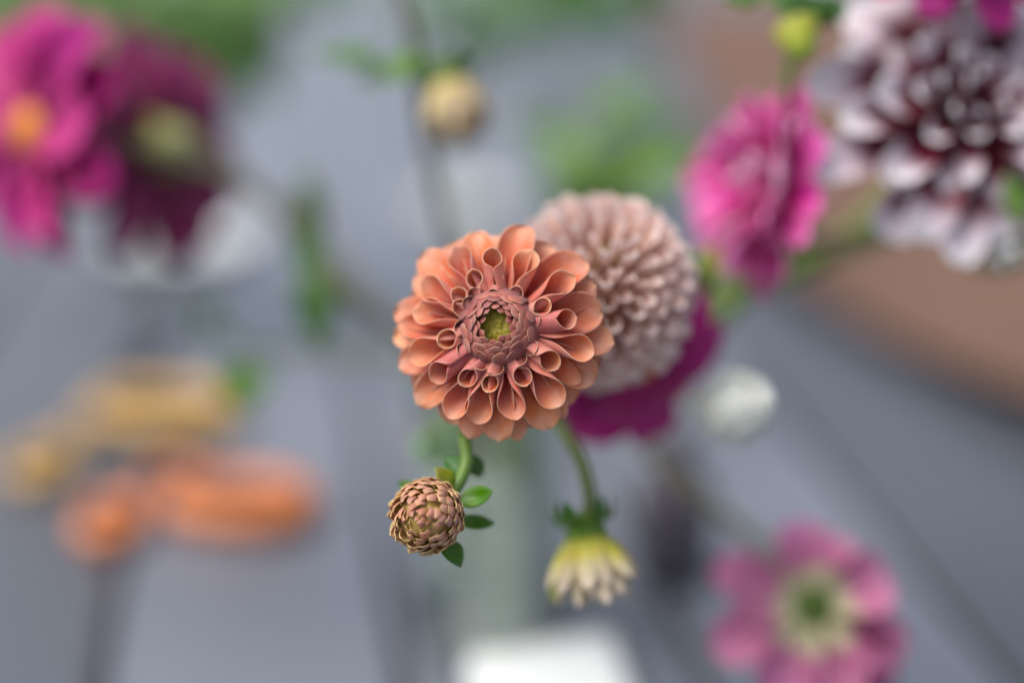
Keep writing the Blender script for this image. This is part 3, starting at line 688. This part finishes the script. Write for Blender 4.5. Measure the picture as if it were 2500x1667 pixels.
add_stem(fa, [ca, AO - aa * 0.03, P(600, 450, .60), P(760, 620, .60), P(920, 770, .60), vm5 + Vector((-0.004, 0, 0.012)), vm5, foot], 0.0030, stem_brown)
BO2 = P(385, 362, 0.625); a2 = cdir(-0.62, 0.05, -0.55); B2 = frame(BO2, a2)
foot = vase_foot(6)
fb = empty('dahlia', foot, 'dark crimson bloom turned away showing its pale green calyx', 'dahlia', 'dahlias in the vase')
ring_petals(fb, B2, 9, (4, -2), (24, -2), (50, 9), 29, 9, 20, [dk_in, dk_lt], az0=0.3, seed=51, wav=0.8, um=0.6, w0=0.35)
ring_petals(fb, B2, 7, (4, -4), (22, -7), (43, -2), 26, 9, 20, [dk_in, dk_lt], az0=0.0, seed=52, wav=0.8, um=0.6, w0=0.35)
part('calyx', lathe('calyx', [(0, -0.024), (0.005, -0.023), (0.0095, -0.018), (0.0108, -0.011), (0.0095, -0.004), (0.006, 0.0)], calyx_m, 24), fb, B2)
add_sepals(fb, B2, 6, (6, -14), (12, -10), (14, -3), 8, sepal_y, 0.2, seed=5)
add_stem(fb, [BO2 - a2 * 0.023, BO2 - a2 * 0.034 + Vector((0, 0, -0.003)), P(630, 470, .61), P(800, 660, .61), P(960, 790, .60), vase_mouth((-1, 0.7)), foot], 0.0028, stem_brown)
MVO = P(455, 245, 0.665); amv = cdir(0.45, 0.35, -0.35); MV = frame(MVO, amv)
foot = vase_foot(7)
fm = empty('dahlia', foot, 'soft mauve bloom peeping out over the dark crimson bloom', 'dahlia', 'dahlias in the vase')
ring_petals(fm, MV, 8, (3, 0), (17, 2), (32, -1), 20, 8, 14, [mv_in, mag_lt], az0=0.2, seed=61, um=0.6, w0=0.35)
part('core', disc_mesh('core', 0.006, 0.003, orange_disc), fm, MV @ Matrix.Translation((0, 0, 0.001)))
add_stem(fm, [MVO - amv * 0.001, MVO - amv * 0.02 + Vector((0.01, 0.01, -0.01)), P(700, 520, .66), P(960, 790, .63), vase_mouth((-0.6, 0.9)), foot], 0.0024, stem_brown)

# ------------------------------------------------------------------ pink dahlia on the right
KO = P(1878, 462, 0.515); ak = cdir(-0.90, 0.16, 0.30); KM = frame(KO, ak) @ Matrix.Scale(1.04, 4)
foot = vase_foot(8)
pk = empty('dahlia', foot, 'hot pink dahlia turned sideways between the blush ball and the white tipped one', 'dahlia', 'dahlias in the vase')
KMS = [pk_in, pk_out]
for q, (n, rt, zt, w, cz) in enumerate([(14, 35, 0, 15, 0), (13, 33, 9, 15, 2), (12, 29, 16, 14, 5), (10, 22, 20, 12, 8), (7, 12, 22, 9, 10)]):
    ring_petals(pk, KM, n, (4, 0), (rt * 0.75, cz), (rt, zt), w, 8, 13, KMS, az0=q * 0.37 + 0.2, seed=70 + q, wav=1.2, um=0.6, w0=0.4, jit=0.13)
part('core', disc_mesh('core', 0.006, 0.003, yg_disc), pk, KM @ Matrix.Translation((0, 0, 0.003)))
part('calyx', lathe('calyx', [(0, -0.010), (0.005, -0.009), (0.009, -0.004), (0.009, 0.002), (0, 0.003)], sepal_m, 24), pk, KM)
add_stem(pk, [KO - ak * 0.009, KO - ak * 0.016 + Vector((0, 0, -0.012)), P(1840, 700, .54), P(1700, 820, .57), P(1400, 860, .59), vase_mouth((1, 0.5)), foot], 0.0026, stem_m)
# its pale green side shoot below
gs = empty('leafy_shoot', vase_foot(9), 'pale green shoot under the sideways hot pink dahlia', 'shoot')
add_stem(gs, [P(1705, 640, .50), P(1712, 700, .505), P(1690, 790, .53), P(1500, 850, .585), vase_mouth((0.8, 0.8)), vase_foot(9)], 0.0026, stem_pale)
part('leaf', leaf_mesh('leaf', 0.020, 0.011, leaf_light, 0.2, 0.4, seed=4), gs, leaf_frame(P(1712, 735, .505), cdir(0.0, 1, 0.1), cdir(0, 0, 1)))
part('leaf', leaf_mesh('leaf', 0.016, 0.009, sepal_y, 0.2, 0.4, seed=5), gs, leaf_frame(P(1700, 690, .503), cdir(0.5, 0.8, 0.1), cdir(0, 0, 1)))

# ------------------------------------------------------------------ crimson and white dahlia
CO = P(2340, 285, 0.500); ac = cdir(0.16, 0.22, 0.92); CM = frame(CO, ac) @ Matrix.Scale(1.05, 4)
foot = vase_foot(10)
cw = empty('dahlia', foot, 'large crimson dahlia with white tipped petals', 'dahlia', 'dahlias in the vase')
CMS = [cw_in, cw_out]
for q, (n, rt, zt, w, cz) in enumerate([(11, 50, -5, 22, 4), (11, 45, 3, 20, 7), (10, 36, 10, 17, 10), (9, 27, 16, 13, 12), (8, 17, 20, 9, 14), (5, 8, 22, 6, 15)]):
    ring_petals(cw, CM, n, (4, 0), (rt * 0.68, cz), (rt, zt), w, 5, 10 if q < 3 else 5, CMS, az0=q * 0.29, seed=80 + q, wav=0.9, um=0.62, w0=0.4, jit=0.14)
part('core', disc_mesh('core', 0.007, 0.004, plain_mat('dark_crimson_centre', (0.06, 0.005, 0.015), 0.6)), cw, CM @ Matrix.Translation((0, 0, 0.008)))
part('calyx', lathe('calyx', [(0, -0.012), (0.005, -0.011), (0.010, -0.005), (0.010, 0.001), (0, 0.002)], sepal_m, 24), cw, CM)
add_stem(cw, [CO - ac * 0.011, CO - ac * 0.03 + Vector((-0.004, 0, -0.012)), P(2270, 520, .535), P(2110, 570, .54), P(1960, 610, .545), P(1750, 720, .555), P(1420, 850, .59), vase_mouth((0.9, 0.6)), foot], 0.0030, stem_pale)
part('leaf', leaf_mesh('leaf', 0.020, 0.009, leaf_light, 0.2, 0.3, seed=9), cw, leaf_frame(P(2490, 550, .485), cdir(-0.15, 1, 0), cdir(0, 0, 1)))
# a magenta one above it
TO = P(2350, -150, 0.482); at_ = cdir(0.0, 0.2, 0.9); TM = frame(TO, at_)
foot = vase_foot(11)
tm = empty('dahlia', foot, 'deep magenta bloom above the crimson and white dahlia', 'dahlia', 'dahlias in the vase')
ring_petals(tm, TM, 9, (4, 0), (18, 3), (34, -2), 17, 7, 14, [mag_in, mag_lt], az0=0.1, seed=91, wav=0.8, um=0.6, w0=0.35)
ring_petals(tm, TM, 8, (4, 1), (14, 7), (24, 8), 14, 6, 10, [dk_in, mag_lt], az0=0.4, seed=92, wav=0.8, um=0.6, w0=0.35)
part('core', disc_mesh('core', 0.007, 0.003, orange_disc), tm, TM @ Matrix.Translation((0, 0, 0.002)))
add_stem(tm, [TO - at_ * 0.001, TO - at_ * 0.03, P(2420, 60, .56), P(2300, 300, .58), P(2080, 560, .58), P(1700, 770, .58), vase_mouth((0.6, 0.8)), foot], 0.0028, stem_m)
# cream bud low on the right
EO = P(2445, 595, 0.50); ae = cdir(0.2, -0.7, 0.4); EM = frame(EO, ae)
foot = vase_foot(12)
cb = empty('dahlia_bud', foot, 'cream white half open bud hanging below the white tipped dahlia', 'flower bud', 'dahlia buds')
for q, (n, rt, zt, w) in enumerate([(7, 4, 11, 5), (8, 9, 9, 7), (9, 13, 5, 8)]):
    ring_petals(cb, EM, n, (3, -3), (rt, zt * 0.3), (rt, zt), w, 3.5, 4, [yb_in, white_p], az0=q * 0.3, seed=95 + q, um=0.55)
part('calyx', lathe('calyx', [(0, -0.008), (0.004, -0.008), (0.007, -0.003), (0.006, 0.001), (0, 0.002)], sepal_m, 20), cb, EM)
add_stem(cb, [EO - ae * 0.007, EO - ae * 0.02, P(2330, 530, .53), P(2120, 600, .54), P(1780, 745, .565), vase_mouth((0.5, 0.9)), foot], 0.0022, stem_pale)

# white petalled ball, added to stand in for a blurred glint of light
WO = P(1795, 995, 0.462); aw = cdir(0.0, 0.3, 0.9); WM = frame(WO, aw)
foot = vase_foot(13)
wb_ = empty('glint_ball', foot, 'small white ball standing in for a glint beside the hidden magenta bloom', 'glint stand-in')
ball_petals(wb_, WM, 250, 12.9, R(2), R(155), [white_p], lambda q: 4.4, lambda q: 1.0, seed=8, um=0.6, tp=2, tq=2, w0=0.8, base=0.84, nu=4, nv=4, inward=0.14, lift=0.14)
part('core', lathe('core', [(0, 0.0112), (0.005, 0.0100), (0.009, 0.0066), (0.0112, 0), (0.009, -0.0066), (0, -0.0112)], white_p, 24), wb_, WM)
add_stem(wb_, [WO - aw * 0.006, WO - aw * 0.025, P(1650, 960, .53), P(1450, 890, .58), vase_mouth((0.9, -0.1)), foot], 0.0018, stem_pale)

# ------------------------------------------------------------------ rose pink single bloom, low on the right
SO = P(1985, 1480, 0.518); asx = cdir(0.02, 0.18, 1.0); SM = frame(SO, asx)
foot = vase_foot(14)
sp = empty('dahlia', foot, 'rose pink single bloom with a dark green centre and pale ring', 'dahlia', 'dahlias in the vase')
SMS = [pl_in, pl_out]
for k, (x, y, w, zt) in enumerate([(1935, 1270, 17, 3), (2165, 1390, 21, 3), (1790, 1450, 15, 4), (1735, 1585, 16, 0), (1880, 1720, 18, 2), (2060, 1730, 18, 3), (2210, 1600, 17, -1), (2170, 1680, 16, -6), (2030, 1300, 15, -5), (1740, 1380, 14, -4)]):
    inv = SM.inverted(); o_ = inv @ CP; d_ = inv.to_3x3() @ ray(x, y); t_ = (zt * .001 - o_.z) / d_.z; h_ = o_ + d_ * t_
    r_, a_ = math.hypot(h_.x, h_.y) * 1000, math.atan2(h_.y, h_.x)
    me = petal('petal', (3, 0), (r_ * 0.5, 4), (r_, zt), w * 1.5, 7, 13, SMS if k != 7 else [dk_lt, dk_in], 10, 10, um=0.6, w0=0.35, wav=0.8, seed=300 + k)
    part('petal', me, sp, SM @ Matrix.Rotation(a_, 4, 'Z'))
part('core', disc_mesh('core', 0.0080, 0.004, green_disc), sp, SM @ Matrix.Translation((0, 0, 0.0015)))
add_stem(sp, [SO - asx * 0.001, SO - asx * 0.02 + Vector((0, 0, 0.006)), P(1860, 1330, .56), P(1660, 1170, .57), P(1480, 1000, .575), P(1350, 905, .585), vase_mouth((0.9, -0.5)), foot], 0.0030, stem_brown)

# ------------------------------------------------------------------ hanging bud at the top with its stem
foot = vase_foot(15)
tb = empty('dahlia_bud', foot, 'small yellow bud with two leaves hanging from a tall brownish stem', 'flower bud', 'dahlia buds')
UO = P(1105, 235, 0.535); au = cdir(0.25, -1.0, 0.2); UM = frame(UO, au)
ub = petal_mat('straw_bud_petal', [(0, (0.60, 0.46, 0.10)), (1, (0.68, 0.54, 0.36))], 0.3, 0.15)
for q, (n, rt, zt, w) in enumerate([(7, 5, 19, 8), (9, 10, 16, 9), (9, 12, 11, 10)]):
    ring_petals(tb, UM, n, (4, -9), (rt * 1.15, zt * 0.2), (rt, zt), w, 4, 4.5, [ub], az0=q * 0.3, seed=110 + q, um=0.55)
part('calyx', lathe('calyx', [(0, -0.015), (0.003, -0.015), (0.007, -0.010), (0.008, -0.005), (0.005, 0)], sepal_m, 20), tb, UM)
add_sepals(tb, UM, 5, (4, -12), (9, -10), (13, -14), 7, sepal_m, 0.2, seed=6)
add_stem(tb, [P(940, -140, .54), P(990, 20, .54), P(1015, 130, .545), P(1040, 330, .57), P(1090, 560, .58), P(1150, 800, .585), vase_mouth((-0.2, 0.9)), foot], 0.0026, stem_brown)
add_stem(tb, [P(1010, 120, .544), P(1030, 165, .538), UO - au * 0.014], 0.0018, stem_m, name='side_stem')
for (x0, y0_, x1, y1_, w, k, m_) in [(1010, 190, 870, 150, .028, 1, leaf_light), (910, 160, 735, 92, .022, 2, leaf_mid)]:
    a_, b_ = P(x0, y0_, .535), P(x1, y1_, .55)
    part('leaf', leaf_mesh('leaf', (b_ - a_).length, w, m_, 0.2, 0.4, seed=k), tb, leaf_frame(a_, b_ - a_, cdir(0.1, 0.7, 0.6)))

# ------------------------------------------------------------------ leaves and sprigs
def sprig(foot, top, leaves, label, mat, stem=None, name='leafy_sprig', mids=(), group='leafy sprigs'):
    e = empty(name, foot, label, 'leaves', group)
    add_stem(e, [top] + list(mids) + [foot], 0.0022, stem or stem_m)
    for k, (a, b, w) in enumerate(leaves):
        part('leaf', leaf_mesh('leaf', (b - a).length, w, mat, 0.2, 0.5, seed=k, serr=0.06), e, leaf_frame(a, b - a, cdir(random.uniform(-.3, .3), 0.6, 0.7)))
    return e
def scatter(cx, cy, sx, sy, d, n, L, seed):
    rr = random.Random(seed); out = []
    for _ in range(n):
        a = P(cx + rr.uniform(-sx, sx), cy + rr.uniform(-sy, sy), d * rr.uniform(0.93, 1.07))
        ang = rr.uniform(0, 6.28); b = a + cdir(math.cos(ang), math.sin(ang) * 0.8, rr.uniform(-.4, .4)) * L * rr.uniform(0.7, 1.2)
        out.append((a, b, L * rr.uniform(0.4, 0.6)))
    return out
# leaves in the vase
sprig(vase_foot(16), P(748, 430, .60), [(P(765, 640, .585), P(770, 850, .57), .018), (P(750, 420, .60), P(765, 640, .60), .012), (P(740, 560, .60), P(770, 690, .59), .014)],
      'dark green leaf hanging from a thin stem left of the orange dahlia', leaf_m, stem_pale, mids=(P(760, 560, .60), P(800, 690, .60), P(950, 800, .61), vase_mouth((-0.9, 0.5))))
sprig(vase_foot(17), P(500, 745, .66), [(P(520, 720, .66), P(480, 850, .66), .014), (P(600, 880, .62), P(580, 985, .60), .024)],
      'two small green leaves low on the left above the yellow scissors', leaf_light, stem_pale, mids=(P(600, 850, .66), P(800, 860, .65), vase_mouth((-1, -0.1))))
sprig(vase_foot(18), P(1060, 1065, .50), [(P(1100, 1120, .50), P(1050, 1010, .50), .016), (P(1020, 1060, .51), P(1075, 1130, .50), .012)],
      'soft pale green leaf hidden behind the bud below the orange dahlia', leaf_grey, stem_pale, mids=(P(1110, 1010, .52), vase_mouth((-0.4, -0.9))))
sprig(vase_foot(19), P(1960, -40, .49), [(P(1990, 60, .475), P(1960, -30, .475), .02), (P(1900, 0, .48), P(2010, 40, .475), .016), (P(1850, 5, .48), P(1760, -20, .48), .016), (P(2000, 70, .48), P(2030, -30, .48), .018), (P(1880, 20, .485), P(1940, -60, .485), .02)],
      'green leaves with a yellow bud above the sideways pink dahlia', leaf_m, stem_m, mids=(P(1925, 200, .495), P(1905, 400, .52), P(1750, 700, .56), vase_mouth((0.7, 0.7))))
part('bud', disc_mesh('bud', 0.008, 0.013, sepal_y), [o for o in sc.objects if o.get('label', '').startswith('green leaves with a yellow')][0], frame(P(1945, 75, .478), cdir(0.1, -0.8, 0.5)))
# sprigs lying and standing farther off on the table
def far_sprig(cx, cy, sx, sy, d, n, L, seed, label, mat):
    top = P(cx, cy, d); ft = Vector((top.x, top.y, 0.003))
    sprig(ft, top, scatter(cx, cy, sx, sy, d, n, L, seed), label, mat, stem_m, group='leafy sprigs standing behind')
far_sprig(310, 40, 340, 90, 0.95, 80, 0.08, 1, 'broad green foliage behind the bright magenta bloom', leaf_mid)
far_sprig(1465, 385, 62, 75, 0.80, 20, 0.045, 2, 'bright green foliage between the blush ball and the hot pink dahlia', leaf_light)
far_sprig(1400, -30, 120, 45, 1.05, 18, 0.06, 3, 'green foliage far behind above the blush ball dahlia', leaf_m)
far_sprig(1120, 20, 90, 40, 1.15, 16, 0.06, 4, 'grey green foliage far behind the small yellow hanging bud', leaf_grey)

bpy.context.view_layer.update()
